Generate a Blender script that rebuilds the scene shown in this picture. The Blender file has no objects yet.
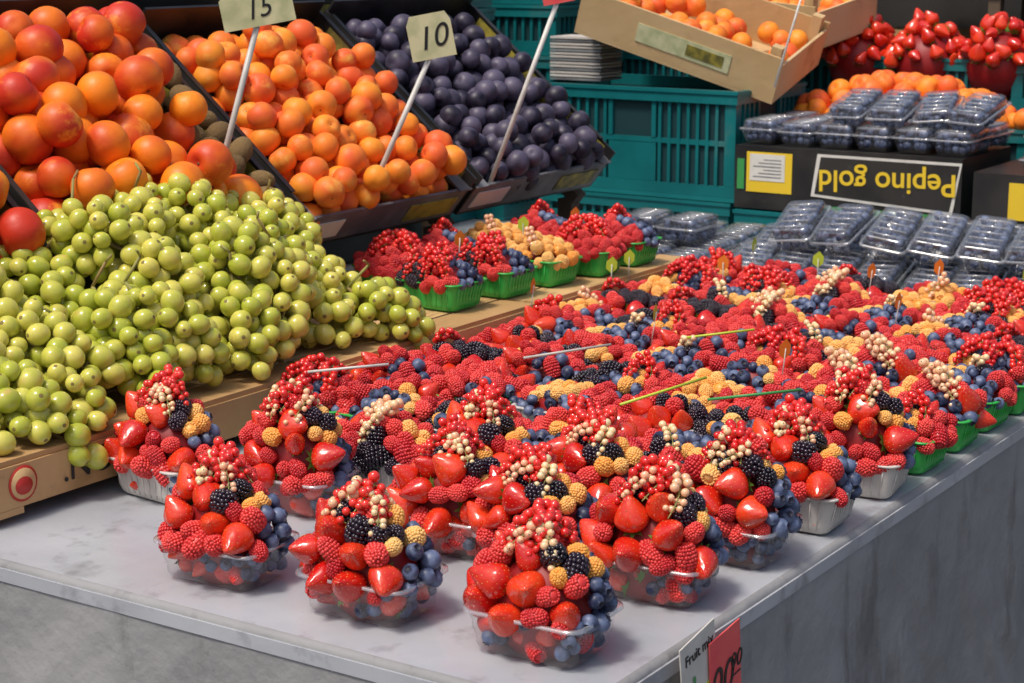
import bpy,bmesh,math,random
import numpy as np
from mathutils import Vector,Matrix,Euler,Quaternion,noise
random.seed(11)
rad=math.radians
scene=bpy.context.scene
# ------------------------------------------------------------ materials
MATS={}
def pmat(name,c1,c2=None,rough=.5,sss=0,ssr=(1,.3,.2),sss_scale=.01,coat=0,nscale=0,namt=0,ramt=1.0,bump=0,bscale=50,metal=0,c3=None,c3s=8,c3t=.6,spec=.5,bdist=.004,streak=0):
    m=bpy.data.materials.new(name); m.use_nodes=True; nt=m.node_tree; N=nt.nodes; K=nt.links
    p=N['Principled BSDF']
    p.inputs['Roughness'].default_value=rough; p.inputs['Metallic'].default_value=metal
    p.inputs['Coat Weight'].default_value=coat; p.inputs['Coat Roughness'].default_value=.14
    p.inputs['Specular IOR Level'].default_value=spec
    if sss:
        p.inputs['Subsurface Weight'].default_value=sss
        p.inputs['Subsurface Radius'].default_value=ssr
        p.inputs['Subsurface Scale'].default_value=sss_scale
    tc=N.new('ShaderNodeTexCoord')
    if c2 is None: c2=c1
    mix=N.new('ShaderNodeMix'); mix.data_type='RGBA'
    mix.inputs[6].default_value=(*c1,1); mix.inputs[7].default_value=(*c2,1)
    at=N.new('ShaderNodeAttribute'); at.attribute_name='rnd'
    mul=N.new('ShaderNodeMath'); mul.operation='MULTIPLY'; K.new(at.outputs['Fac'],mul.inputs[0]); mul.inputs[1].default_value=ramt
    out=mul.outputs[0]
    if namt:
        nz=N.new('ShaderNodeTexNoise'); nz.inputs['Scale'].default_value=nscale; nz.inputs['Detail'].default_value=5
        K.new(tc.outputs['Object'],nz.inputs['Vector'])
        mr=N.new('ShaderNodeMapRange'); mr.inputs[1].default_value=.35; mr.inputs[2].default_value=.65
        mr.inputs[3].default_value=-namt/2 if ramt else 0; mr.inputs[4].default_value=namt/2 if ramt else namt
        K.new(nz.outputs['Fac'],mr.inputs[0])
        ad=N.new('ShaderNodeMath'); ad.operation='ADD'; ad.use_clamp=True
        K.new(out,ad.inputs[0]); K.new(mr.outputs[0],ad.inputs[1]); out=ad.outputs[0]
    K.new(out,mix.inputs[0]); col=mix.outputs[2]
    if c3:
        n3=N.new('ShaderNodeTexNoise'); n3.inputs['Scale'].default_value=c3s; n3.inputs['Detail'].default_value=8; n3.inputs['Roughness'].default_value=.65
        if streak:
            mp=N.new('ShaderNodeMapping'); mp.inputs['Scale'].default_value=(1,1,streak) if streak<1 else (1,streak,1); K.new(tc.outputs['Object'],mp.inputs[0]); K.new(mp.outputs[0],n3.inputs['Vector'])
        else: K.new(tc.outputs['Object'],n3.inputs['Vector'])
        m3=N.new('ShaderNodeMapRange'); m3.inputs[1].default_value=c3t; m3.inputs[2].default_value=c3t+.12
        K.new(n3.outputs['Fac'],m3.inputs[0])
        x3=N.new('ShaderNodeMix'); x3.data_type='RGBA'; K.new(m3.outputs[0],x3.inputs[0]); K.new(col,x3.inputs[6]); x3.inputs[7].default_value=(*c3,1)
        col=x3.outputs[2]
    K.new(col,p.inputs['Base Color'])
    if bump:
        nb=N.new('ShaderNodeTexNoise'); nb.inputs['Scale'].default_value=bscale; nb.inputs['Detail'].default_value=5
        K.new(tc.outputs['Object'],nb.inputs['Vector'])
        b=N.new('ShaderNodeBump'); b.inputs['Strength'].default_value=bump; b.inputs['Distance'].default_value=bdist
        K.new(nb.outputs['Fac'],b.inputs['Height']); K.new(b.outputs[0],p.inputs['Normal'])
    MATS[name]=m; return m
pmat('raspberry',(.50,.010,.018),(.76,.06,.05),.36,.2,(1,.15,.1),.004,coat=.08,namt=.5,nscale=60)
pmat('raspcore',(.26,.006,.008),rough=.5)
pmat('goldberry',(.88,.38,.07),(.92,.54,.18),.4,.2,(1,.5,.2),.006)
pmat('blackberry',(.006,.004,.010),(.022,.008,.022),.20,coat=.4)
pmat('strawberry',(.56,.008,.006),(.80,.055,.014),.22,.12,(1,.15,.1),.006,coat=.45,namt=.6,nscale=30,c3=(.84,.12,.03),c3s=25,c3t=.64)
pmat('seed',(.78,.34,.09),(.66,.22,.05),.5)
pmat('calyx',(.10,.25,.03),(.16,.32,.05),.6)
pmat('blueberry',(.014,.022,.065),(.13,.17,.29),.46,namt=1.0,nscale=75)
pmat('bluecrown',(.010,.010,.025),(.03,.03,.06),.6)
pmat('redcurrant',(.66,.008,.008),(.82,.035,.02),.08,.25,(1,.1,.1),.004,coat=.8)
pmat('whitecurrant',(.88,.64,.36),(.88,.46,.28),.12,.5,(1,.6,.3),.006,coat=.7)
pmat('cstem',(.30,.32,.10),rough=.6)
pmat('ctip',(.14,.07,.03),rough=.7)
pmat('grape',(.43,.47,.05),(.68,.61,.13),.16,.5,(1,.9,.2),.018,coat=.3,namt=.6,nscale=40,c3=(.58,.42,.11),c3s=28,c3t=.60)
pmat('grapetip',(.20,.15,.04),rough=.7)
pmat('grapestem',(.28,.28,.07),(.28,.18,.06),.7)
pmat('nectarine',(.93,.25,.010),(.58,.035,.012),.44,.06,(1,.4,.2),.01,namt=1.1,nscale=7,c3=(.95,.36,.03),c3s=12,c3t=.57,bump=.15,bscale=90,spec=.4)
pmat('apricot',(.92,.30,.025),(.82,.13,.03),.50,.08,(1,.4,.2),.01,namt=1.0,nscale=14,c3=(.94,.44,.08),c3s=16,c3t=.56,spec=.35)
pmat('plum',(.014,.010,.024),(.10,.085,.135),.45,namt=1.2,nscale=18,spec=.4)
pmat('kiwi',(.16,.095,.035),(.25,.16,.06),.9,bump=.6,bscale=200)
pmat('liner',(.10,.10,.02),rough=.9)
pmat('wood',(.66,.42,.19),(.46,.27,.11),.6,namt=.8,nscale=5,bump=.4,bscale=60,c3=(.36,.21,.08),c3s=9,c3t=.56,streak=5)
pmat('palewood',(.66,.47,.25),(.56,.37,.17),.7,namt=.6,nscale=6,bump=.3,bscale=40,c3=(.46,.30,.14),c3s=9,c3t=.58)
pmat('darkwood',(.07,.05,.035),(.12,.08,.05),.7,namt=.8,nscale=8)
pmat('teal',(.004,.115,.125),(.008,.17,.18),.34,namt=.8,nscale=6,c3=(.05,.17,.17),c3s=6,c3t=.60,bump=.2,bscale=30)
pmat('tealdark',(.002,.035,.042),rough=.6)
pmat('blackcard',(.012,.012,.013),(.035,.033,.03),.4,namt=.9,nscale=10,c3=(.09,.085,.07),c3s=22,c3t=.66)
pmat('greycard',(.25,.26,.27),(.12,.12,.13),.5,namt=.8,nscale=12)
pmat('olive',(.42,.34,.05),(.12,.11,.03),.5,namt=1.2,nscale=30)
pmat('green_plastic',(.025,.38,.05),(.05,.48,.10),.3,.1,(.3,1,.3),.004)
pmat('white_plastic',(.50,.47,.43),(.62,.59,.55),.5,namt=.4,nscale=20)
pmat('paper',(.70,.68,.62),(.55,.53,.48),rough=.7,namt=.6,nscale=30); pmat('tagpaper',(.66,.64,.38),(.44,.47,.25),.6,namt=1.0,nscale=30)
pmat('yellow',(.80,.55,.03),rough=.5); pmat('pink',(.80,.05,.08),(.85,.14,.12),.5,namt=.8,nscale=18); pmat('ink',(.01,.01,.012),rough=.5)
pmat('inkred',(.5,.03,.02),rough=.5); pmat('inkgreen',(.05,.3,.08),rough=.5); pmat('orange_tag',(.85,.22,.02),rough=.5); pmat('lime',(.5,.62,.05),rough=.45)
pmat('stick',(.66,.65,.60),(.45,.44,.4),.4,namt=.8,nscale=20)
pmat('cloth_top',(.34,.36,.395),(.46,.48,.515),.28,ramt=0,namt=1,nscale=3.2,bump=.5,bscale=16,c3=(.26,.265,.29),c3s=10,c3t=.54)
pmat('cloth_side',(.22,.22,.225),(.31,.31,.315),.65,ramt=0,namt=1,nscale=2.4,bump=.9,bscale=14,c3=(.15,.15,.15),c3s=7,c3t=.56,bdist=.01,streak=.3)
pmat('canvas',(.02,.022,.024),(.045,.04,.035),.9,ramt=0,namt=1,nscale=2.5,bump=.3,bscale=10)
pmat('steel',(.35,.35,.36),rough=.4,metal=.8)
def clear(name,base,milk,k=.6):
    m=bpy.data.materials.new(name); m.use_nodes=True; nt=m.node_tree; N=nt.nodes; K=nt.links; N.clear()
    o=N.new('ShaderNodeOutputMaterial'); t=N.new('ShaderNodeBsdfTransparent'); t.inputs[0].default_value=(.98,.99,.99,1)
    g=N.new('ShaderNodeBsdfGlossy'); g.inputs['Roughness'].default_value=.10
    d=N.new('ShaderNodeBsdfTranslucent'); d.inputs[0].default_value=(.85,.87,.9,1); d2=N.new('ShaderNodeBsdfDiffuse'); d2.inputs[0].default_value=(.85,.87,.9,1); dd=N.new('ShaderNodeMixShader'); K.new(d.outputs[0],dd.inputs[1]); K.new(d2.outputs[0],dd.inputs[2])
    xd=N.new('ShaderNodeMixShader'); xd.inputs[0].default_value=milk; K.new(t.outputs[0],xd.inputs[1]); K.new(dd.outputs[0],xd.inputs[2])
    lw=N.new('ShaderNodeLayerWeight'); pw=N.new('ShaderNodeMath'); pw.operation='POWER'; K.new(lw.outputs['Facing'],pw.inputs[0]); pw.inputs[1].default_value=3.5
    a=N.new('ShaderNodeMath'); a.operation='MULTIPLY_ADD'; a.inputs[1].default_value=k; a.inputs[2].default_value=base; a.use_clamp=True
    K.new(pw.outputs[0],a.inputs[0]); x=N.new('ShaderNodeMixShader'); K.new(a.outputs[0],x.inputs[0]); K.new(xd.outputs[0],x.inputs[1]); K.new(g.outputs[0],x.inputs[2]); K.new(x.outputs[0],o.inputs[0])
    MATS[name]=m
clear('clearplastic',.08,.035); clear('clearrim',.25,.32); clear('clearlid',.16,.08)
# ------------------------------------------------------------ mesh assembly
class Tm:
    def __init__(s,bm,mats,smooth=True):
        bm.verts.index_update(); s.V=np.array([v.co[:] for v in bm.verts]); L=[];N=[];M=[]
        for f in bm.faces: L+=[v.index for v in f.verts]; N.append(len(f.verts)); M.append(f.material_index)
        s.L=np.array(L,np.int32); s.N=np.array(N,np.int32); s.M=np.array(M,np.int32); s.mats=mats; s.smooth=smooth; bm.free()
def MX(loc=(0,0,0),q=None,s=(1,1,1)):
    if not hasattr(s,'__len__'): s=(s,s,s)
    m=Matrix.Translation(loc)
    if q is not None: m=m@(q.to_matrix().to_4x4())
    return m@Matrix.Diagonal((*s,1))
class Bd:
    def __init__(s): s.V=[];s.L=[];s.N=[];s.M=[];s.S=[];s.R=[];s.n=0;s.mats=[]
    def add(s,t,m=None,rnd=None,mats=None):
        V=t.V
        if m is not None:
            a=np.array(m); V=V@a[:3,:3].T+a[:3,3]
        ms=mats or t.mats; idx=[]
        for k in ms:
            if k not in s.mats: s.mats.append(k)
            idx.append(s.mats.index(k))
        s.V.append(V); s.L.append(t.L+s.n); s.N.append(t.N); s.M.append(np.array(idx,np.int32)[t.M])
        s.S.append(np.full(len(t.N),t.smooth)); s.R.append(np.full(len(V),random.random() if rnd is None else rnd)); s.n+=len(V)
    def mesh(s,name):
        me=bpy.data.meshes.new(name); V=np.concatenate(s.V); L=np.concatenate(s.L); N=np.concatenate(s.N)
        me.vertices.add(len(V)); me.vertices.foreach_set('co',V.astype(np.float32).ravel())
        me.loops.add(len(L)); me.loops.foreach_set('vertex_index',L.astype(np.int32))
        me.polygons.add(len(N)); st=np.concatenate([[0],np.cumsum(N)[:-1]]).astype(np.int32)
        me.polygons.foreach_set('loop_start',st)
        me.polygons.foreach_set('material_index',np.concatenate(s.M).astype(np.int32))
        me.polygons.foreach_set('use_smooth',np.concatenate(s.S))
        a=me.attributes.new('rnd','FLOAT','POINT'); a.data.foreach_set('value',np.concatenate(s.R).astype(np.float32))
        for k in s.mats: me.materials.append(MATS[k])
        me.update(calc_edges=True); return me
def obj(name,me,loc=(0,0,0),rot=None,parent=None,mw=None):
    o=bpy.data.objects.new(name,me); scene.collection.objects.link(o)
    if mw is not None: o.matrix_basis=mw
    else:
        o.location=loc
        if rot: o.rotation_euler=rot
    if parent: o.parent=parent
    return o
def empty(name,loc=(0,0,0),rot=None,mw=None):
    o=obj(name,None,loc,rot,mw=mw); o.empty_display_size=.05; return o
def boxT():
    bm=bmesh.new(); bmesh.ops.create_cube(bm,size=1); return Tm(bm,['wood'],False)
BOX=boxT()
def box(b,lo,hi,mat,rnd=None,q=None):
    lo=Vector(lo);hi=Vector(hi); b.add(BOX,MX((lo+hi)/2,q,hi-lo),rnd,[mat])
def cylT(n=10):
    bm=bmesh.new(); bmesh.ops.create_cone(bm,cap_ends=True,segments=n,radius1=1,radius2=1,depth=1); return Tm(bm,['stick'])
CYL=cylT(); CYL6=cylT(6)
def rod(b,a,c,r,mat):
    a=Vector(a);c=Vector(c);d=c-a; b.add(CYL,MX((a+c)/2,d.to_track_quat('Z','Y'),(r,r,d.length)),None,[mat])
def ico(sub): 
    bm=bmesh.new(); bmesh.ops.create_icosphere(bm,subdivisions=sub,radius=1); return bm
def uvs(u,v):
    bm=bmesh.new(); bmesh.ops.create_uvsphere(bm,u_segments=u,v_segments=v,radius=1); return bm
ICO1=Tm(ico(1),['raspberry']); ICO2=Tm(ico(2),['raspberry']); UV=Tm(uvs(14,9),['redcurrant']); UVD=Tm(uvs(8,5),['raspberry'])
def join(parts):
    b=Bd()
    for t,m,k in parts: b.add(t,m,0,k)
    T=Tm.__new__(Tm); T.V=np.concatenate(b.V);T.L=np.concatenate(b.L).astype(np.int32);T.N=np.concatenate(b.N);T.M=np.concatenate(b.M);T.mats=b.mats;T.smooth=True
    return T
def drupe(mat,seed,hk=1.2,d=.175,rings=10,core=.90):
    rg=random.Random(seed); parts=[(ICO2,MX((0,0,0),None,(core,core,.96*hk*core/.9)),[mat])]
    for i in range(rings):
        f=i/(rings-.7); ph=-0.85+f*2.41; ph=min(ph,1.52)
        R=.86*math.cos(ph)**.8 if ph<1.45 else .0; z=.98*hk*math.sin(ph)
        n=max(1,int(round(2*math.pi*R/(d*1.62))))
        o=rg.random()*6
        for k in range(n):
            a=o+k*6.283/n+rg.uniform(-.07,.07); s=d*rg.uniform(.84,1.12)
            parts.append((UVD,MX((R*math.cos(a),R*math.sin(a),z+rg.uniform(-.03,.03)),None,s),[mat]))
    return join(parts)
def strawberry(seed):
    rg=random.Random(seed); bm=uvs(36,28); k1=rg.uniform(.82,1.0); NS=90
    seeds=[]
    for i in range(NS):
        z=1-2*(i+.5)/NS; a=i*2.39996; r=math.sqrt(1-z*z); seeds.append((r*math.cos(a),r*math.sin(a),z))
    S=np.array(seeds)
    def shape(p):
        z=p.z; r=(1-.52*max(0,z)**1.2)*k1*(1+.05*math.sin(3*math.atan2(p.y,p.x)+seed))
        return Vector((p.x*r,p.y*r*.90,z*1.35 if z>0 else z*.72))
    for v in bm.verts:
        d=np.linalg.norm(S-np.array(v.co[:]),axis=1).min(); q=shape(v.co); v.co=q*(1-.06*math.exp(-(d/.075)**2))
    b=Tm(bm,['strawberry']); parts=[(b,None,['strawberry'])]
    for s in seeds:
        q=shape(Vector(s)); parts.append((ICO1,MX(q*.962,Vector(s).to_track_quat('Z','Y'),(.026,.042,.030)),['seed']))
    for i in range(8):
        a=i*.8+rg.random()*.3; bm2=bmesh.new(); vs=[bm2.verts.new(c) for c in ((0,-.14,0),(.3,-.18,.03),(.72,0,-.10+rg.uniform(-.1,.15)),(.3,.18,.03),(0,.14,0))]; bm2.faces.new(vs)
        parts.append((Tm(bm2,['calyx']),MX((0,0,-.74),Quaternion((0,0,1),a)),['calyx']))
    return join(parts)
def lathe(prof,n,lobe=None):
    bm=bmesh.new(); rows=[]
    for i,(r,z,mi) in enumerate(prof):
        if r<1e-6: rows.append([bm.verts.new((0,0,z))])
        else:
            row=[]
            for k in range(n):
                a=k*6.2832/n; rr=r; zz=z
                if lobe and i in lobe: c=math.cos(5*a); rr+=lobe[i]*c; zz+=lobe[i]*.6*c
                row.append(bm.verts.new((rr*math.cos(a),rr*math.sin(a),zz)))
            rows.append(row)
    for i in range(len(rows)-1):
        A,B=rows[i],rows[i+1]
        for k in range(n):
            k2=(k+1)%n
            if len(A)==1: f=bm.faces.new((A[0],B[k2],B[k]))
            elif len(B)==1: f=bm.faces.new((A[k],A[k2],B[0]))
            else: f=bm.faces.new((A[k],A[k2],B[k2],B[k]))
            f.material_index=prof[i+1][2]
    bmesh.ops.recalc_face_normals(bm,faces=bm.faces); return bm
bp=[(0,-.88,0)]+[(math.sin(a),-.88*math.cos(a),0) for a in [i*math.pi/9 for i in range(1,8)]]+[(.40,.80,0),(.42,.92,0),(.34,.93,1),(.28,.80,1),(0,.76,1)]
BLUE=Tm(lathe(bp,15,{9:.07,10:.06}),['blueberry','bluecrown'])
def fruitbody(stem=.22,cleft=.06,mat='nectarine'):
    bm=uvs(26,18)
    for v in bm.verts:
        p=v.co; d=math.hypot(p.x,p.y); k=1-stem*math.exp(-(d/.30)**2)*(1 if p.z>0 else .3)
        c=1-cleft*math.exp(-(p.y/.13)**2)*(1 if p.x>0 else 0)
        v.co=Vector((p.x*c,p.y*c,p.z*k*.95))
    return join([(Tm(bm,[mat]),None,[mat]),(UVD,MX((0,0,.72),None,(.07,.07,.04)),['ctip'])])
NECT=fruitbody(.28,.08,'nectarine'); APR=fruitbody(.24,.09,'apricot'); PLUM=fruitbody(.16,.06,'plum')
KIWI=Tm(uvs(14,10),['kiwi']); KIWI.V=KIWI.V*np.array([.85,.85,1.2])
bm=uvs(18,16)
for v in bm.verts: v.co.z*=1.1
for f in bm.faces:
    if f.calc_center_median().z>1.075: f.material_index=1
GRAPE=Tm(bm,['grape','grapetip'])
RAS=[drupe('raspberry',i,1.1+.12*i) for i in range(4)]; BLK=[drupe('blackberry',10+i,1.15,.21,8,.80) for i in range(3)]; GLD=[drupe('goldberry',20+i,1.0) for i in range(2)]
STR=[strawberry(i) for i in range(4)]
def currant(mat,seed,n=12):
    rg=random.Random(seed); parts=[]; pts=[]; a0=0
    for i in range(n+1):
        t=i/n; pts.append(Vector((t*.062-.031,math.sin(t*3+seed)*.006,.005*math.sin(t*3.1)-.016*t*t)))
    for i in range(n):
        a,c=pts[i],pts[i+1]; d=c-a; parts.append((CYL6,MX((a+c)/2,d.to_track_quat('Z','Y'),(.0008,.0008,d.length)),['cstem']))
        for s in range(2 if i%3 else 1):
            a0+=2.2+rg.uniform(-.5,.5); r=rg.uniform(.0048,.0064)*(1.1-.35*i/n); w=rg.uniform(.006,.0095)
            off=Vector((rg.uniform(-.002,.002),math.cos(a0)*w,math.sin(a0)*w*.8)); q=a+off
            parts.append((UV,MX(q,None,r),[mat])); parts.append((ICO1,MX(q+off.normalized()*r*.95,None,r*.18),['ctip']))
            parts.append((CYL6,MX(a+off*.4,off.to_track_quat('Z','Y'),(.0005,.0005,w*.8)),['cstem']))
    return join(parts)
RC=[currant('redcurrant',i) for i in range(3)]; WC=[currant('whitecurrant',5+i,10) for i in range(3)]
KIND={'ras':(RAS,.0132),'blk':(BLK,.0145),'gld':(GLD,.0125),'blu':([BLUE],.0115),'str':(STR,.0225)}
def rq(rg): return Euler((rg.uniform(0,6.28),rg.uniform(0,6.28),rg.uniform(0,6.28))).to_quaternion()
def put(b,kind,p,n,rg,sc=1):
    L,r=KIND[kind]; t=rg.choice(L); r=r*rg.uniform(.84,1.16)*sc
    d=Vector(n)+Vector((rg.uniform(-1,1),rg.uniform(-1,1),rg.uniform(-1,1)))*(1.2 if kind!='str' else .75)
    q=d.normalized().to_track_quat('Z','Y')@Quaternion((0,0,1),rg.uniform(0,6.28))
    b.add(t,MX(p,q,r),rg.random())
def sp(v,e): return math.copysign(abs(v)**e,v)
def heap(b,A,B,H,z0,special,region,strings,seed,pw=2.2):
    rg=random.Random(seed); random.seed(seed); P=[]; lx,ly=rg.uniform(-.012,.012),rg.uniform(-.012,.012)
    def surf(th,s):
        f=max(0,1-s**pw)**.75; c,n=math.cos(th),math.sin(th)
        p=Vector((A*f*sp(c,.85)+lx*s,B*f*sp(n,.85)+ly*s,z0+H*s)); nn=Vector((c,n*A/B,.35+1.3*s*s)).normalized(); return p,nn
    def ok(p,r): return all((p-q).length>.76*(r+r2) for q,r2 in P)
    def tryput(kind,th,s):
        p,n=surf(th,s); r=KIND[kind][1]; p=p-n*r*rg.uniform(.0,.7)
        if ok(p,r): P.append((p,r)); put(b,kind,p,n,rg); return True
    for kind,cnt,th,dt,s0,s1 in special:
        c=0
        for _ in range(cnt*30):
            if c>=cnt: break
            if tryput(kind,rad(th+rg.uniform(-dt,dt)),rg.uniform(s0,s1)): c+=1
    for it in range(3000):
        th=rg.uniform(0,360); s=rg.random()**1.1
        k=region(th,s,rg)
        if it>1800 and k=='str': k='ras'
        tryput(k,rad(th),s)
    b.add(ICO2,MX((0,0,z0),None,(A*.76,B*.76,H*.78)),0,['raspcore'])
    for kind,th,s,sc in strings:
        p,n=surf(rad(th),s); t=rg.choice(RC if kind=='red' else WC)
        d=Vector((0,0,-1))+Vector((math.cos(rad(th)),math.sin(rad(th)),0))*(.6+s)+Vector((rg.uniform(-1.3,1.3),rg.uniform(-1.3,1.3),0))
        x=(d-n*d.dot(n)).normalized(); y=n.cross(x); m=Matrix((x,y,n)).transposed().to_4x4()
        b.add(t,Matrix.Translation(p+n*.012)@m@Matrix.Scale(sc*rg.uniform(.85,1.12),4),rg.random())
def rrect(a,b,r,n=5):
    out=[]
    for cx,cy,s in ((a-r,b-r,0),(-a+r,b-r,90),(-a+r,-b+r,180),(a-r,-b+r,270)):
        for k in range(n+1):
            t=rad(s+90*k/n); out.append((cx+r*math.cos(t),cy+r*math.sin(t)))
    return out
def loft(levels,cap0=True,cap1=True,flute=0):
    bm=bmesh.new(); R=[]
    for a,b,r,z in levels:
        pts=rrect(a,b,r)
        if flute:
            n=[]
            for i in range(len(pts)):
                p=pts[i];q=pts[(i+1)%len(pts)]; m=12 if i%6==5 else 1
                for k in range(m):
                    t=k/m; x=p[0]+(q[0]-p[0])*t; y=p[1]+(q[1]-p[1])*t; L=math.hypot(x,y)+1e-9; o=(flute if k%2 else 0) if (.004<z<levels[-1][3]-.006) else 0
                    n.append((x*(1-o/L),y*(1-o/L)))
            pts=n
        R.append([bm.verts.new((x,y,z)) for x,y in pts])
    n=len(R[0])
    for i in range(len(R)-1):
        for k in range(n): bm.faces.new((R[i][k],R[i][(k+1)%n],R[i+1][(k+1)%n],R[i+1][k]))
    if cap0: bm.faces.new(R[0][::-1])
    if cap1: bm.faces.new(R[-1])
    bmesh.ops.recalc_face_normals(bm,faces=bm.faces); return bm
TA,TB,TH=.054,.074,.055
def tray(mat,A,B,H,ribs,rim=None):
    a0,b0=A*.84,B*.86; lv=[(a0-.004,b0-.004,.012,0),(a0,b0,.014,.004)]
    for i in range(1,ribs+1):
        t=i/(ribs+1); a=a0+(A-a0)*t; c=b0+(B-b0)*t; o=.0014 if i%2 else 0
        lv.append((a+o,c+o,.015,H*t))
    b=Bd()
    if rim:
        lv+=[(A,B,.016,H-.003)]
        b.add(Tm(loft(lv,True,False,.0022),[mat]),None,.5)
        b.add(Tm(loft([(A,B,.016,H-.003),(A+.006,B+.006,.020,H-.002),(A+.0065,B+.0065,.020,H-.006)],False,False),[rim]),None,.5)
    else:
        lv+= [(A,B,.016,H-.004),(A+.005,B+.005,.019,H-.003),(A+.005,B+.005,.019,H),(A-.0015,B-.0015,.015,H),(a0-.0015,b0-.0015,.013,.005)]
        b.add(Tm(loft(lv),[mat]),None,.5)
        for side in (-1,1):
            for k in range(-4,5):
                y=k*B*.19; rod(b,((a0+.001)*side,y*.88,.006),((A+.001)*side,y,H-.006),.0012,mat)
                x=k*A*.19; rod(b,(x*.88,(b0+.001)*side,.006),(x,(B+.001)*side,H-.006),.0012,mat)
    return b.mesh('tray_'+mat)
TRAY={'clear':tray('clearplastic',TA,TB,TH,5,'clearrim'),'white':tray('white_plastic',TA,TB,TH,3),'green':tray('green_plastic',TA,TB,TH,3)}
def inside(b,rg,region):
    P=[]
    for _ in range(1200):
        z=rg.uniform(.013,.047); k=.84+.16*z/.055; th0=rg.uniform(0,360); t=rad(th0)
        kd=region(th0,0,rg); kd=rg.choice(('str','str','ras','blu')) if kd=='ras' else kd; r=KIND[kd][1]*.82
        a,c=TA*k-r*.98,TB*k-r*.98; m=max(abs(math.cos(t))/a,abs(math.sin(t))/c); p=Vector((math.cos(t)/m,math.sin(t)/m,max(z,r*.85)))
        if all((p-q).length>.72*(r+r2) for q,r2 in P): P.append((p,r)); put(b,kd,p,(p.x,p.y,.01),rg,.82)
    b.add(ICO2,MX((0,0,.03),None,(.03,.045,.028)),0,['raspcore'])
def near_variant(i):
    rg=random.Random(100+i); o=rg.uniform(-14,14)
    def region(th,s,r):
        th=(th-o)%360
        if 240<th<345 and s<.62-(.3 if th<256 else 0): return 'blu' if r.random()<.94 else 'ras'
        if 182<=th<=264: return 'ras' if r.random()<(.80 if s<.6 else .5) else 'str'
        if 50<th<182: return 'str' if s<.92 and r.random()<.88 else 'ras'
        return 'ras' if r.random()<.5 else 'str'
    b=Bd(); inside(b,rg,region)
    H=rg.uniform(.086,.112)
    st=[('white',rg.uniform(190,230)+o,.84,.95),('white',rg.uniform(140,180)+o,.88,.9),('red',200+o,.96,1),('red',rg.uniform(250,290)+o,.94,.95),('red',130+o,.90,1)]
    if i%2: st+=[('red',20,.88,1),('white',330,.92,.95)]
    else: st+=[('red',240,.98,1)]
    heap(b,.061,.082,H,TH-.006,[('str',3,165+o,40,.35,.8),('str',1,215+o,25,.1,.5),('blk',rg.choice((2,3)),222+o,40,.66,.84),('gld',rg.choice((4,6)),262+o,30,.55,.82),('gld',1,190,30,.55,.8),('blk',1,150,40,.8,.95)],region,st,i)
    return b.mesh('fruit_mix')
NEAR=[near_variant(i) for i in range(9)]
def far_variant(i):
    rg=random.Random(300+i)
    ks=[['blu','ras','blk','gld','blu'],['ras','blu','str','blk','ras'],['ras','str','blu','ras','blu'],['gld','ras','blu','blu','ras'],['blk','blu','ras','str','str']][i%5]; nsec=5; o=i*71
    def region(th,s,r):
        if r.random()<.06: return 'ras'
        return ks[int(((th+o)%360)/360*nsec)%nsec] if s<.8 else ks[0]
    st=[]
    if i==0: st=[('red',rg.uniform(0,360),rg.uniform(.6,1),1) for _ in range(9)]
    if i==1: st=[('white',rg.uniform(0,360),rg.uniform(.6,1),1) for _ in range(6)]
    if i in(4,7): st=[('red',200,.85,1),('red',250,.85,.9)]
    if i in(5,8): st=[('white',180,.85,1)]
    b=Bd(); heap(b,.064,.084,rg.uniform(.042,.062),TH-.008,[('gld',3,rg.uniform(150,300),25,.5,.9)],region,st,50+i); return b.mesh('fruit_mix')
FAR=[far_variant(i) for i in range(10)]
def punnet(x,y,z,kind,me,rz=0):
    e=empty('berry_punnet',(x,y,z),(0,0,rz)); obj('tray',TRAY[kind],parent=e); obj('fruit',me,parent=e); return e
rg=random.Random(5)
for i,(x,y,k) in enumerate([(.128,.128,'clear'),(.12,.368,'clear'),(.118,.60,'clear'),
     (.365,.112,'clear'),(.375,.43,'clear'),(.40,.72,'clear'),(.345,.915,'white'),(.55,.098,'clear'),(.36,.275,'clear')]):
    punnet(x,y,.003,k,NEAR[i%9],rg.uniform(-.12,.12))
for i,(x,y,k) in enumerate([(.728,.088,'white'),(.925,.083,'white'),(.56,.30,'clear'),(.57,.50,'clear'),(.56,.67,'white'),(.56,.84,'white'),(.745,.27,'white'),(.75,.45,'clear'),(.74,.63,'white')]):
    punnet(x,y,.003,k,NEAR[(i*3+2)%9] if i<4 else FAR[(i*2+3)%10],rg.uniform(-.15,.15))
xs=[1.09,1.235,1.38,1.525,1.67,1.815,1.96,2.09]
for j,x in enumerate(xs):
    for i,y in enumerate([.078,.243,.408,.573,.738,.903]):
        v=rg.randrange(10)
        if j==6: v=(1,0,3,1,0,0)[i]
        punnet(x+rg.uniform(-.012,.012),y+rg.uniform(-.008,.008),.003,'green',FAR[v],rg.uniform(-.1,.1)+rg.choice([0,math.pi]))
for x,y in ((.74,.80),(.74,.95),(.93,.25),(.93,.42),(.93,.59),(.93,.76),(.93,.92)):
    punnet(x,y,.003,'green' if y>.7 else 'white',FAR[rg.randrange(10)],rg.choice([0,math.pi])+rg.uniform(-.1,.1))
def single(kinds,st,seed,H=.05):
    b=Bd(); heap(b,.062,.082,H,TH-.008,[],lambda th,s,r: kinds[int(th/360*len(kinds))%len(kinds)],st,seed); return b.mesh('fruit_mix')
redtop=[('red',r,s,1) for r,s in ((0,.9),(60,.8),(120,.8),(160,.7),(200,.85),(250,.8),(300,.9),(180,.95),(90,.97),(140,.9))]
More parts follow.
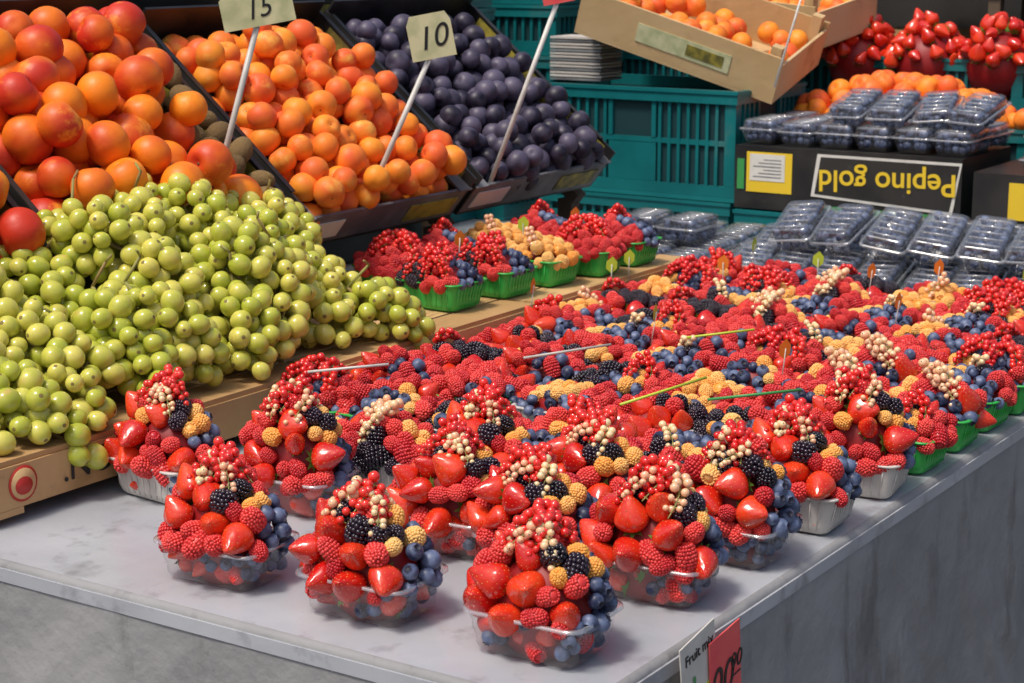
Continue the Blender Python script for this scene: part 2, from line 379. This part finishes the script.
S1=single(['blu','blk','blk','ras','blu','blu'],[('red',r,s,1) for r,s in ((150,.6),(170,.8),(200,.85),(190,.7),(215,.6),(240,.9))],71)
S2=single(['gld'],[('white',200,.8,1)],72); S3=single(['blu','ras','blu'],redtop[:2],73); S4=single(['ras'],redtop[:7],74)
CH=.092
for x,y,m in ((1.35,1.14,S1),(1.52,1.13,S1),(1.68,1.12,S2),(1.83,1.10,S4),(1.99,1.10,S3),(1.60,1.30,S3),(1.78,1.29,S2),(1.95,1.28,S3),(1.43,1.31,S4)):
    punnet(x,y,CH+.003,'green',m,rg.uniform(-.1,.1))
# ------------------------------------------------------------ picks, tags
def pick(p,ang,L,mat,tilt=.05):
    b=Bd(); rod(b,(-L/2,0,-L*tilt),(L/2,0,L*tilt),.0022,mat); obj('plastic_pick',b.mesh('pick'),p,(0,0,ang))
pick((.98,.62,.135),-.75,.15,'stick'); pick((.80,.34,.142),-.35,.17,'lime'); pick((.86,.22,.140),-.95,.14,'inkgreen'); pick((.70,.86,.13),-1.0,.13,'stick'); pick((1.3,.5,.122),-.9,.12,'lime')
for k,(x,y) in enumerate([(1.45,.99),(1.75,.985),(1.9,.8),(2.05,.65),(2.1,.4),(2.12,.22),(1.98,.5),(1.85,1.0),(1.5,1.2),(1.74,1.2),(1.92,1.18),(2.15,.85),(1.7,.33),(2.1,.08),(1.2,.33),(1.35,.66)]):
    b=Bd(); zz=.185 if y>1.02 else .115
    rod(b,(0,0,-.05),(0,0,.02),.001,'stick'); bm=bmesh.new(); vs=[bm.verts.new(c) for c in ((0,0,0),(.011,.001,.010),(.012,.003,.024),(.002,.004,.036),(-.011,.003,.026),(-.012,.001,.010))]; bm.faces.new(vs); b.add(Tm(bm,[('orange_tag','lime')[k%2]],False))
    obj('fruit_tag',b.mesh('tag'),(x,y,zz),(.15,0,rg.uniform(-1.2,.2)))
# ------------------------------------------------------------ table
def grid(nx,ny,f,mat):
    bm=bmesh.new(); G=[[bm.verts.new(f(i/nx,j/ny)) for j in range(ny+1)] for i in range(nx+1)]
    for i in range(nx):
        for j in range(ny): bm.faces.new((G[i][j],G[i+1][j],G[i+1][j+1],G[i][j+1]))
    return Tm(bm,[mat])
LX,LY=4.7,2.75; rr=.010
tb=Bd()
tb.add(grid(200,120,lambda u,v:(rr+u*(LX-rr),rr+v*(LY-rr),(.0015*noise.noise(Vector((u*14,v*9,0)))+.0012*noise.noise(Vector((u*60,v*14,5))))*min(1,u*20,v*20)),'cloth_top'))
def skirt(lf):
    def f(u,v):
        if v<.08: t=v/.08*math.pi/2; off=rr*(1-math.sin(t)); z=-rr*(1-math.cos(t)); amp=0
        else: w=(v-.08)/.92; off=0; z=-rr-w*.74; amp=min(1,w*2.5)
        s=u*lf; dsp=amp*(.020*noise.noise(Vector((s*3.2+z,z*.5,lf)))+.014*noise.noise(Vector((s*8+z*3,z*1.8,3)))+.007*noise.noise(Vector((s*20+z*9,z*10,7))))
        return s,off-abs(dsp)*1.7,z
    return f
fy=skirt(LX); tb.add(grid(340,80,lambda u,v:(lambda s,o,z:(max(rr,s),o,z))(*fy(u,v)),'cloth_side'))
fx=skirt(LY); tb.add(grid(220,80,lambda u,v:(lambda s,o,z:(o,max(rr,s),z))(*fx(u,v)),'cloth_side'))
box(tb,(.02,-.0025,-.026),(LX,.002,-.008),'cloth_top'); box(tb,(-.0025,.02,-.026),(.002,LY,-.008),'cloth_top')
box(tb,(.03,.03,-.04),(LX-.01,LY-.01,-.006),'darkwood')
for x in (.1,1.6,3.1,4.5):
    for y in (.1,2.6): box(tb,(x,y,-.8),(x+.06,y+.06,-.04),'darkwood')
obj('market_table',tb.mesh('market_table'))
# ------------------------------------------------------------ text
def text(body,size,M,mat,parent,name='lettering',off=0,shear=0):
    cu=bpy.data.curves.new(name,'FONT'); cu.body=body; cu.size=size; cu.extrude=.0004; cu.align_x='CENTER'; cu.align_y='CENTER'; cu.offset=off; cu.shear=shear
    cu.materials.append(MATS[mat]); o=bpy.data.objects.new(name,cu); scene.collection.objects.link(o); o.matrix_basis=M; o.parent=parent; return o
def frame(o,x,y):
    x=Vector(x).normalized(); y=Vector(y).normalized(); z=x.cross(y); m=Matrix((x,y,z)).transposed().to_4x4(); m.translation=o; return m
# ------------------------------------------------------------ wooden crates
def wcrate(x0,x1,y0,y1,h,marks):
    e=empty('wooden_crate',(x0,y0,0)); b=Bd(); X=x1-x0; Y=y1-y0
    n=5; w=Y/n
    for i in range(n): box(b,(0,i*w+.004,h-.008),(X,(i+1)*w-.004,h),'wood')
    box(b,(0,0,.022),(X,.007,h-.0085),'wood'); box(b,(0,Y-.007,.022),(X,Y,h-.0085),'wood')
    box(b,(-.006,.002,.03),(-.0005,Y-.002,h-.012),'wood'); box(b,(X-.006,.008,.03),(X-.001,Y-.008,h-.012),'wood')
    for px in (.001,X-.031):
        for py in (.008,Y-.03): box(b,(px,py,.002),(px+.03,py+.022,h-.009),'wood')
    for px in (.02,X-.05): box(b,(px,.0,.012),(px+.05,Y,.0215),'wood')
    obj('slats',b.mesh('crate'),parent=e)
    for kind,mx,sz in marks:
        if kind in('ring','apple'):
            m=Bd(); c=Tm(lathe([(0,0,0),(1,0,0),(1,.01,0),(0,.01,0)],24),['inkred']); q=Euler((rad(90),0,0)).to_quaternion()
            m.add(c,MX((mx,-.0005,.055),q,(sz,sz,.1)),0,['inkred'])
            if kind=='ring': m.add(c,MX((mx,-.0015,.055),q,(sz*.86,sz*.86,.1)),0,['wood']); m.add(c,MX((mx,-.0025,.052),q,(sz*.6,sz*.5,.1)),0,['inkred'])
            obj('printed_mark',m.mesh('mark'),parent=e)
        else: text(kind,sz,frame((mx,-.002,.055),(1,0,0),(0,0,1)),'ink',e)
wcrate(.07,.80,1.0,1.44,CH,[('ring',.07,.026),('.NO',.195,.056),('apple',.62,.02)])
wcrate(.815,1.48,1.0,1.44,CH,[('apple',.1,.02)]); wcrate(1.495,2.14,1.0,1.44,CH,[]); 
# ------------------------------------------------------------ grapes
R_=[(-.2,.22),(.0,.23),(.3,.25),(.5,.29),(.65,.35),(.9,.355),(1.0,.28),(1.15,.20),(1.3,.1)]
def ridge(x): return float(np.interp(x,[a for a,_ in R_],[c for _,c in R_]))
def gh(x,y):
    t=min(1,max(0,(y-1.02)/.27)); t=t*(2-t)*.65+t*.35
    return CH+(ridge(x)-CH)*t
rg=random.Random(23); bun=[]
for i in range(9):
    for j in range(4):
        x=.05+i*.128+rg.uniform(-.04,.04)+(j%2)*.05; y=1.075+j*.094+rg.uniform(-.025,.025)
        if x>1.10-(j>2)*.05: continue
        z=gh(x,y); ax=Vector((rg.uniform(-1.2,1.2),-1,-(gh(x,y+.05)-gh(x,y-.05))/.1*.9)).normalized()
        bun.append((Vector((x,y,max(z-.02+rg.uniform(-.026,.026),CH+.03))),ax,rg.uniform(.08,.11),rg.uniform(.044,.060)))
gb=Bd(); P=np.zeros((0,3)); gr=.0175
C=np.array([b_[0][:] for b_ in bun]); AX=np.array([b_[1][:] for b_ in bun]); LN=np.array([b_[2] for b_ in bun]); RD=np.array([b_[3] for b_ in bun])
for bi,(c,ax,Ln,Rd) in enumerate(bun):
    q=ax.to_track_quat('Z','Y'); tint=rg.uniform(.0,.7)
    for it in range(1400):
        sc=1 if it<800 else .62
        d=Vector((rg.gauss(0,1),rg.gauss(0,1),rg.gauss(0,1))).normalized(); k=Vector((d.x*Rd,d.y*Rd,d.z*Ln))*sc*rg.uniform(.90,1.06)
        k.x*=1-.35*d.z; k.y*=1-.35*d.z
        p=c+q@k
        if p.z<CH+gr*.9 and p.y>1.0: continue
        if p.y<1.0-gr*.4 and (p.z<CH-.01 or p.x<.12): continue
        if (p.y>1.43) : continue
        if p.x<.08 and p.z<CH+.02: continue
        pn=np.array(p[:]); v=pn-C; al=(v*AX).sum(1); rd=np.linalg.norm(v-al[:,None]*AX,axis=1); ins=(al/LN)**2+(rd/RD)**2; ins[bi]=9
        if ins.min()<.5: continue
        if len(P) and np.linalg.norm(P-pn,axis=1).min()<gr*1.60: continue
        P=np.vstack([P,pn]); gq=((p-c).normalized()+Vector((rg.uniform(-.9,.9),rg.uniform(-.9,.9),rg.uniform(-1,.3)))).to_track_quat('Z','Y')
        gb.add(GRAPE,MX(p,gq,gr*rg.uniform(.78,1.10)),min(1,max(0,tint+rg.uniform(-.35,.45))))
    a=c-ax*Ln*.7; e=c+ax*Ln*.6; rod(gb,a,e,.003,'grapestem')
    for k in range(10):
        s=a.lerp(e,rg.random()); d=Vector((rg.uniform(-1,1),rg.uniform(-1,1),rg.uniform(0,1))).normalized(); rod(gb,s,s+d*Rd*.8,.0013,'grapestem')
    if bi%2==0:
        t=c-ax*Ln*.9+Vector((0,0,.035)); u=t+Vector((rg.uniform(-.04,.04),rg.uniform(-.03,.03),.04)); v=u+Vector((rg.uniform(-.03,.03),rg.uniform(-.02,.02),.012)); rod(gb,c,t,.003,'grapestem'); rod(gb,t,u,.0026,'grapestem'); rod(gb,u,v,.0022,'grapestem')
obj('grape_bunches',gb.mesh('grape_bunches'))
core=grid(40,16,lambda u,v:(.14+u*.84,1.12+v*.30,max(CH+.003,gh(.14+u*.84,1.12+v*.30)-.075)),'liner'); cb=Bd(); cb.add(core); obj('crate_liner',cb.mesh('liner'))
# ------------------------------------------------------------ tilted display boxes
TILT=rad(39.4)
def tbox(x0,w,r,T,dome,seed,front='blackcard',extra=None,L=.60,H=.115):
    e=empty('fruit_box',(x0,1.41,.20),(TILT,0,0)); b=Bd(); t=.006
    box(b,(0,0,0),(w,L,t),'blackcard'); box(b,(0,0,t+.0005),(t,L,H),'blackcard'); box(b,(w-t,0,t+.0005),(w,L,H),'blackcard')
    box(b,(t+.0005,0,t+.0005),(w-t-.0005,t,H-.03),front); box(b,(t+.0005,L-t,t+.0005),(w-t-.0005,L,H+.03),'blackcard')
    for xx in (t+.0008,w-t-.0008): box(b,(xx-.0006,.03,.06),(xx+.0006,L-.05,.108),'olive')
    for sx in (0,w): box(b,(sx-.045 if sx else .0,-.006,H-.029),(sx if sx else .045,.045,H-.025),front); box(b,(sx-.012 if sx else -.0,.05,H+.0005),(sx if sx else .012,L-.02,H+.004),'blackcard')
    box(b,(.03,-.003,.02),(.16,-.0005,.065),'paper'); box(b,(w-.2,-.003,.02),(w-.03,-.0005,.065),'olive')
    obj('box',b.mesh('box'),parent=e); f=Bd(); rg=random.Random(seed); 
    prev=[]
    for lay in range(3):
        Pn=[]; ins=r*(1.02+lay*.28)+.006
        for _ in range(3000):
            x=rg.uniform(ins,w-ins); y=rg.uniform(r*.7,L-ins-lay*r*.5)
            if extra and x>w-.16 and y<.42: continue
            if any((x-a)**2+(y-c)**2<(1.74*r)**2 for a,c in Pn): continue
            Pn.append((x,y)); u=(x/w-.5)*2; v=(y/L-.5)*2
            near=sum(1 for a,c in prev if (x-a)**2+(y-c)**2<(r*.9)**2)
            z=.028+r+lay*r*1.12+dome*(1-u*u)*(1-.8*v*v)+rg.uniform(-.12,.12)*r+(r*.35 if near else 0)
            if lay==2 and rg.random()<.30: continue
            f.add(T,MX((x,y,z),rq(rg),r*rg.uniform(.86,1.12)),rg.random())
        prev=Pn
    if extra:
        Pk=[]
        for _ in range(1500):
            p=Vector((rg.uniform(w-.145,w-.035),rg.uniform(.03,.42),rg.uniform(.04,.135)))
            if all((p-c).length>.046 for c in Pk): Pk.append(p); f.add(KIWI,MX(p,rq(rg),.0265*rg.uniform(.9,1.08)),rg.random())
    obj('fruit',f.mesh('fruit'),parent=e); return e
tbox(-.06,.60,.043,NECT,.03,1); tbox(.56,.60,.042,NECT,.03,2,extra=True); tbox(1.18,.585,.031,APR,.022,3,front='greycard',L=.56); tbox(1.785,.585,.027,PLUM,.012,4,front='greycard',L=.56)
sb=Bd(); q=Euler((TILT,0,0)).to_quaternion()
for x in (.0,.55,1.15,1.76,2.33):
    box(sb,(x,1.44,0.002),(x+.04,1.48,.17),'darkwood'); box(sb,(x,1.86,.002),(x+.04,1.90,.52),'darkwood')
    c=Vector((x+.02,1.41+.3*math.cos(TILT)+.02,.20+.3*math.sin(TILT)-.03)); sb.add(BOX,MX(c,q,(.038,.6,.03)),None,['darkwood'])
box(sb,(-.1,1.93,.002),(2.4,1.95,.55),'blackcard')
obj('display_stand',sb.mesh('stand'))
for x0 in (.35,1.0,1.65):
    e=empty('fruit_box',(x0,1.99,.60),(rad(25),0,0)); b=Bd()
    box(b,(0,0,0),(.6,.4,.006),'blackcard'); box(b,(0,0,.0065),(.006,.4,.13),'blackcard'); box(b,(.594,0,.0065),(.6,.4,.13),'blackcard'); box(b,(.0065,0,.0065),(.5935,.006,.12),'blackcard'); box(b,(.0065,.394,.0065),(.5935,.4,.13),'blackcard')
    box(b,(.05,-.003,.02),(.55,-.0005,.05),'olive'); obj('box',b.mesh('box'),parent=e)
    f=Bd(); rg=random.Random(int(x0*10)); 
    for i in range(46): f.add((NECT,APR,PLUM)[int(x0)],MX((rg.uniform(.05,.55),rg.uniform(.05,.35),.07+rg.uniform(0,.05)),rq(rg),.036),rg.random())
    obj('fruit',f.mesh('fruit'),parent=e)
bs=Bd(); box(bs,(.3,2.02,.002),(2.3,2.34,.585),'darkwood'); obj('wooden_stand',bs.mesh('stand'))
# ------------------------------------------------------------ price signs
def psign(p0,p1,body,card,w=.15,h=.075,ink='ink'):
    p0=Vector(p0);p1=Vector(p1); e=empty('price_sign',p0); b=Bd(); d=p1-p0; x=Vector((.549,-.836,0)); u=d.normalized(); n=x.cross(u).normalized()
    rod(b,(0,0,0),d,.0055,'stick'); up=Vector((0,0,1)); x=Vector((.62,-.77,.18)).normalized()
    M=frame(d+up*h*.4+n*.008,x,up-x*up.dot(x)); pts=[(-w/2,-h/2),(w/2,-h/2),(w/2,h*.3),(w*.4,h/2),(-w*.4,h/2),(-w/2,h*.3)]
    bm=bmesh.new(); lo=[bm.verts.new((a,c,-.001)) for a,c in pts]; hi=[bm.verts.new((a,c,.001)) for a,c in pts]; bm.faces.new(lo[::-1]); bm.faces.new(hi)
    for k in range(6): bm.faces.new((lo[k],lo[(k+1)%6],hi[(k+1)%6],hi[k]))
    b.add(Tm(bm,[card],False),M)
    obj('stick_and_card',b.mesh('sign'),parent=e)
    if body: text(body,h*.72,M@Matrix.Translation((0,-.004,.0015))@Matrix.Rotation(.08,4,'Z'),ink,e,off=0,shear=.3)
psign((.93,1.37,.28),(1.00,1.29,.655),'15','tagpaper',.13,.068); psign((1.40,1.37,.26),(1.49,1.26,.575),'10','tagpaper',.09,.09); psign((1.86,1.37,.26),(1.955,1.25,.668),'','pink',.07,.045)
e=empty('price_card',(.265,-.014,-.056)); b=Bd(); q=Quaternion((0,1,0),rad(-6))
b.add(BOX,MX((-.03,-.006,.012),Quaternion((0,1,0),rad(-9)),(.085,.0015,.13)),.5,['paper']); b.add(BOX,MX((.03,-.0095,-.002),q,(.078,.0015,.125)),.5,['pink']); b.add(BOX,MX((-.035,-.0075,-.01),Quaternion((0,1,0),rad(-9)),(.06,.001,.03)),.5,['lime'])
obj('cards',b.mesh('card'),parent=e)
cs=lambda o,a:frame(o,(math.cos(rad(a)),0,math.sin(rad(a))),(-math.sin(rad(a)),0,math.cos(rad(a))))
text('Fruit mix',.019,cs((-.035,-.0075,.055),9),'ink',e); text('1',.04,cs((-.045,-.0085,.012),9),'inkgreen',e)
text('00',.058,cs((.018,-.011,-.002),6),'ink',e,shear=.2); text('90',.03,cs((.054,-.011,.014),6),'ink',e,shear=.2)
b=Bd(); rod(b,(.042,-.0112,-.004),(.066,-.0112,-.001),.0008,'ink'); obj('underline',b.mesh('ul'),parent=e)
# ------------------------------------------------------------ plastic crates
def pcrate(w,l,h):
    b=Bd(); box(b,(-w/2,-l/2,0),(w/2,l/2,.012),'teal')
    for sgn in (-1,1):
        for ax in (0,1):
            W,Lh=(w,l) if ax==0 else (l,w); half=Lh/2
            def bx(a0,a1,z0,z1,d0,d1,m='teal'):
                o0=sgn*(W/2-d0); o1=sgn*(W/2-d1); lo,hi=min(o0,o1),max(o0,o1)
                if ax==0: box(b,(lo,a0,z0),(hi,a1,z1),m,.5)
                else: box(b,(a0,lo,z0),(a1,hi,z1),m,.5)
            k=.001 if ax else 0
            bx(-half+.014,half-.014,.0125,h-.03,.010+k,.016+k,'tealdark')
            bx(-half+k,half-k,.0125,.042,.0+k,.0095)
            bx(-half-.006+k,half+.006-k,h-.036,h-k,-.006+k,.0095)
            bx(-half-.009+k,half+.009-k,h-.010-k,h-.0005-k*2,-.010+k,-.0065+k)
            if h>.16: bx(-half+.03,half-.03,h*.5,h*.5+.014,.002,.0094)
            n=int(2*half/.028)
            for i in range(1,n):
                a=-half+i*2*half/n
                if abs(a)<.07 and h>.16: continue
                bx(a-.0045,a+.0045,.0425,h-.0365,.001,.0092)
            if h>.16:
                bx(-.075,.075,.0425,h*.5-.001,.003,.0093); bx(-.075,-.062,h*.5+.015,h-.0365,.0,.0094); bx(.062,.075,h*.5+.015,h-.0365,.0,.0094)
            for s2 in (-1,1): bx(s2*(half-.013)-.012,s2*(half-.013)+.012,.0425,h-.0365,.0005+k,.0091+k)
    return b.mesh('plastic_crate')
PC=pcrate(.42,.64,.30); PL=pcrate(.42,.64,.15); PS=pcrate(.40,.60,.10)
def crate(me,x,y,z,rz=0): obj('plastic_crate',me,(x,y,z),(0,0,rz))
crate(PS,3.12,1.60,.003); crate(PC,3.12,1.60,.105); crate(PS,3.03,.93,.003); crate(PS,3.0,.28,.003)
crate(PS,3.07,2.30,.003)
for z in (.003,.155,.307,.459,.611): crate(PL,3.40,2.36,z,.04)
for z in (.003,.155,.307,.459): crate(PL,3.95,1.87,z)
for z in (.003,.155): crate(PL,3.52,.93,z); crate(PL,3.52,.25,z)
for z in (.003,.155,.307): crate(PL,3.98,1.19,z); crate(PL,3.98,.50,z)
for z in (.003,.155,.307,.459,.611): crate(PL,2.75,2.42,z)
e=empty('cardboard_box',(2.83,.62,.108)); b=Bd()
box(b,(0,0,0),(.36,.62,.165),'blackcard'); box(b,(-.002,.455,.045),(-.0005,.585,.15),'yellow'); box(b,(-.0032,.475,.075),(-.0022,.575,.145),'paper'); box(b,(-.002,.592,.05),(-.0005,.612,.13),'inkgreen')
for k in range(6): box(b,(-.0040,.485,.085+k*.009),(-.0034,.485+.08-(k%3)*.015,.087+k*.009),'greycard')
box(b,(-.002,.05,.004),(-.0005,.43,.022),'inkgreen')
bm=bmesh.new(); vs=[bm.verts.new(c) for c in ((-.002,.02,.025),(-.002,.40,.045),(-.002,.385,.155),(-.002,.0,.155))]; bm.faces.new(vs); b.add(Tm(bm,['paper'],False))
bm=bmesh.new(); vs=[bm.verts.new(c) for c in ((-.003,.028,.033),(-.003,.39,.052),(-.003,.375,.148),(-.003,.006,.148))]; bm.faces.new(vs); b.add(Tm(bm,['blackcard'],False))
obj('carton',b.mesh('carton'),parent=e); text('Pepino gold',.078,frame((-.0045,.195,.096),(0,1,-.03),(0,-.03,-1)),'yellow',e,off=.001)
e=empty('cardboard_box',(2.80,.02,.108)); b=Bd(); box(b,(0,0,0),(.36,.56,.14),'blackcard'); box(b,(-.002,.36,.03),(-.0005,.47,.12),'yellow'); box(b,(-.002,.05,.03),(-.0005,.3,.05),'olive'); obj('carton',b.mesh('carton'),parent=e)
def clam(seed):
    b=Bd(); a,c=.078,.05
    b.add(Tm(loft([(a*.85,c*.82,.01,0),(a,c,.012,.034)],False,False),['clearplastic']),None,.5)
    b.add(Tm(loft([(a,c,.012,.034),(a+.005,c+.005,.014,.035),(a+.005,c+.005,.014,.039),(a,c,.012,.040)],False,False),['clearrim']),None,.5)
    b.add(Tm(loft([(a*.96,c*.95,.012,.040),(a*.92,c*.90,.012,.058),(a*.86,c*.82,.012,.062),(a*.80,c*.72,.012,.058)]),['clearlid']),None,.5)
    for k in (-2,-1,0,1,2): rod(b,(k*.026,-c*.74,.0595),(k*.026,c*.74,.0595),.002,'clearrim')
    r=random.Random(seed)
    for z in (.016,.032,.046):
        for i in range(7):
            for j in range(4):
                if z>.04 and r.random()<.15: continue
                b.add(BLUE,MX(((i-3)*.0205+r.uniform(-.004,.004)+(j%2)*.004,(j-1.5)*.0205+r.uniform(-.004,.004),z+r.uniform(-.002,.002)),rq(r),.0112*r.uniform(.85,1.05)),r.random())
    return b.mesh('blueberry_clamshell')
CL=[clam(i) for i in range(3)]; rg=random.Random(9)
def cl(x,y,z,rx=0,ry=0,rz=0): obj('blueberry_box',rg.choice(CL),(x,y,z),(rx,ry,rz))
for i in range(9):
    for j in range(3): cl(2.29+j*.15+rg.uniform(-.01,.01),.05+.108*i+rg.uniform(-.008,.008),.035+j*.022,rg.uniform(-.08,.08),-.26,rg.uniform(-.08,.08)+.05)
for i in range(8):
    cl(2.34+rg.uniform(-.02,.02),.04+.112*i,.125,rg.uniform(-.18,.18),-.38,rg.uniform(-.15,.15)); 
for i in range(3):
    for j in range(3): cl(2.33+j*.15,1.12+i*.11,.006+(j)*.01,0,-.06,rg.uniform(-.1,.1)); 
for i in range(2): cl(2.45,1.17+i*.12,.075,0,0,rg.uniform(-.2,.2))
for i in range(6):
    for j in range(2): cl(2.93+j*.15,.66+i*.105,.276+rg.uniform(0,.004),0,-.03,rg.uniform(-.1,.1))
for i in range(4): cl(2.96+rg.uniform(-.02,.02),.63+i*.105,.345,rg.uniform(-.1,.1),-.3,rg.uniform(-.2,.2))
for i in range(4): cl(2.9,.06+i*.12,.252,0,-.1,rg.uniform(-.1,.1)); cl(3.02,.08+i*.12,.32,rg.uniform(-.3,.3),-.45,rg.uniform(-.3,.3))
b=Bd(); b.add(BOX,MX((0,0,.04),Euler((0,rad(-20),0)).to_quaternion(),(.002,.09,.08)),.5,['paper']); obj('paper_card',b.mesh('card'),(2.72,.93,.06))
def mound(name,T,r,cx,cy,cz,A,B,H,seed,n=1200):
    b=Bd(); rg=random.Random(seed); P=[]
    for _ in range(n):
        th=rg.uniform(0,6.28); s=rg.random()**.6; x=A*s*math.cos(th); y=B*s*math.sin(th); p=Vector((x,y,H*(1-s**1.8)+r*.5+rg.uniform(-.3,.3)*r))
        if all((p-q).length>1.5*r for q in P): P.append(p); b.add(rg.choice(T),MX(p,(Vector((x,y,.08)).normalized()).to_track_quat('Z','Y')@Euler((rg.uniform(-1.2,1.2),rg.uniform(-1.2,1.2),0)).to_quaternion(),r*rg.uniform(.82,1.15)),rg.random())
    b.add(ICO2,MX((0,0,0),None,(A*.88,B*.88,H*.82)),0,['raspcore'] if 'apricot' not in name else ['apricot']); obj(name,b.mesh(name),(cx,cy,cz))
mound('apricot_heap',[APR],.032,3.38,1.0,.295,.19,.33,.11,1); mound('apricot_heap',[APR],.032,3.38,.36,.295,.19,.32,.10,2)
for k,y in enumerate((1.32,1.10,.88,.66,.44)): mound('strawberry_heap',STR,.025,3.83,y,.435,.12,.115,.13,30+k)
def wtray(M,w,l,h):
    e=empty('wooden_tray',mw=M); b=Bd(); t=.008
    box(b,(-w/2,-l/2,0),(w/2,l/2,.006),'palewood')
    for s in (-1,1):
        x=s*(w/2-t/2); box(b,(x-t/2,-l/2,.0065),(x+t/2,l/2,h),'palewood'); y=s*(l/2-t/2); box(b,(-w/2+t+.0005,y-t/2,.0065),(w/2-t-.0005,y+t/2,h*.85),'palewood')
        for s2 in (-1,1): box(b,(s*(w/2-.03)-.015,s2*(l/2-.03)-.015,.0065),(s*(w/2-.03)+.015,s2*(l/2-.03)+.015,h+.02),'palewood')
    box(b,(-w/2-.002,-.16,h*.3),(-w/2-.0005,.12,h*.7),'tagpaper'); box(b,(-w/2-.003,-.14,h*.38),(-w/2-.0022,-.03,h*.62),'olive')
    obj('tray',b.mesh('wtray'),parent=e)
    f=Bd(); r=random.Random(2)
    for i in range(46): f.add(APR,MX((r.uniform(-w/2+.05,w/2-.05),r.uniform(-l/2+.05,l/2-.05),.04+r.uniform(0,.04)),rq(r),.032),r.random())
    obj('fruit',f.mesh('fruit'),parent=e)
wtray(Matrix.Translation((3.14,1.52,.50))@Euler((rad(18),rad(-12),rad(6))).to_matrix().to_4x4(),.40,.60,.13)
wtray(Matrix.Translation((3.66,1.52,.53))@Euler((rad(5),rad(-8),rad(-4))).to_matrix().to_4x4(),.40,.46,.13)
b=Bd(); 
for k in range(14): b.add(BOX,MX((0,0,k*.009),Quaternion((0,0,1),.03*math.sin(k*2.1)),(.12,.17,.006)),None,['greycard' if k%3==0 else 'white_plastic'])
obj('stacked_trays',b.mesh('stack'),(3.06,1.84,.41))
b=Bd(); rod(b,(0,0,0),(.1,-.05,.32),.003,'stick'); obj('string',b.mesh('string'),(2.93,1.18,.42))
# ------------------------------------------------------------ surroundings
gm=bpy.data.materials.new('paving'); gm.use_nodes=True; nt=gm.node_tree; p=nt.nodes['Principled BSDF']; p.inputs['Roughness'].default_value=.85
br=nt.nodes.new('ShaderNodeTexBrick'); br.inputs['Scale'].default_value=4; br.inputs['Color1'].default_value=(.16,.155,.15,1); br.inputs['Color2'].default_value=(.11,.105,.1,1); br.inputs['Mortar'].default_value=(.04,.04,.04,1)
tc=nt.nodes.new('ShaderNodeTexCoord'); nt.links.new(tc.outputs['Object'],br.inputs['Vector']); nt.links.new(br.outputs['Color'],p.inputs['Base Color']); MATS['paving']=gm
b=Bd(); b.add(grid(2,2,lambda u,v:((u-.5)*400,(v-.5)*400,0),'paving')); obj('ground',b.mesh('ground'),(0,0,-.8))
b=Bd()
b.add(grid(80,20,lambda u,v:(4.95+.03*math.sin(u*60),-1.2+u*5.2,-.78+v*2.3),'canvas')); b.add(grid(80,20,lambda u,v:(-.6+u*5.5,3.05+.03*math.sin(u*55),-.78+v*2.3),'canvas'))
obj('stall_canvas_wall',b.mesh('canvas'))
for x,y in ((4.85,-1.1),(4.85,2.95),(-.5,2.95)):
    b=Bd(); rod(b,(0,0,0),(0,0,2.5),.025,'steel'); rod(b,(0,0,0),(0,0,.02),.07,'steel'); obj('stall_pole',b.mesh('pole'),(x,y,-.797))
b=Bd()
for z in (.25,.62): box(b,(4.45,-.4,z),(4.85,2.6,z+.03),'darkwood')
for y in (-.4,1.1,2.55): box(b,(4.46,y,-.8),(4.5,y+.04,1.0),'darkwood'); box(b,(4.8,y,-.8),(4.84,y+.04,1.0),'darkwood')
for k in range(9): box(b,(4.5,-.3+k*.32,.2805),(4.75,-.3+k*.32+.26,.40+.05*(k%3)),('blackcard','wood','greycard','blackcard')[k%4])
obj('storage_shelf',b.mesh('shelf'))
# ------------------------------------------------------------ light & camera
w=bpy.data.worlds.new('World'); scene.world=w; w.use_nodes=True; nt=w.node_tree; bg=nt.nodes['Background']; sk=nt.nodes.new('ShaderNodeTexSky'); sk.sky_type='NISHITA'; sk.sun_disc=False
sd=Vector((-.50,.12,1)).normalized(); el=math.degrees(math.asin(sd.z))
sk.sun_elevation=rad(el); sk.sun_rotation=math.atan2(sd.x,sd.y); sk.air_density=1; sk.dust_density=5
nt.links.new(sk.outputs[0],bg.inputs[0]); bg.inputs[1].default_value=.135
sl=bpy.data.lights.new('sun','SUN'); sl.energy=2.4; sl.angle=rad(11); sl.color=(1,.94,.85); so=bpy.data.objects.new('sun',sl); scene.collection.objects.link(so); so.rotation_euler=sd.to_track_quat('Z','Y').to_euler()
cam=bpy.data.cameras.new('camera'); cam.lens=65.04; cam.sensor_width=36; cam.clip_end=500; cam.clip_start=.05; co=bpy.data.objects.new('camera',cam); scene.collection.objects.link(co)
cam.dof.use_dof=True; cam.dof.focus_distance=2.6; cam.dof.aperture_fstop=13
pt=math.atan(401.5/1850); dr=(.836,.549); fw=Vector((math.cos(pt)*dr[0],math.cos(pt)*dr[1],-math.sin(pt)))
co.location=(-1.569,-.944,.8); co.rotation_euler=fw.to_track_quat('-Z','Y').to_euler(); scene.camera=co
scene.view_settings.view_transform='Standard'; scene.view_settings.look='None'; scene.view_settings.exposure=0
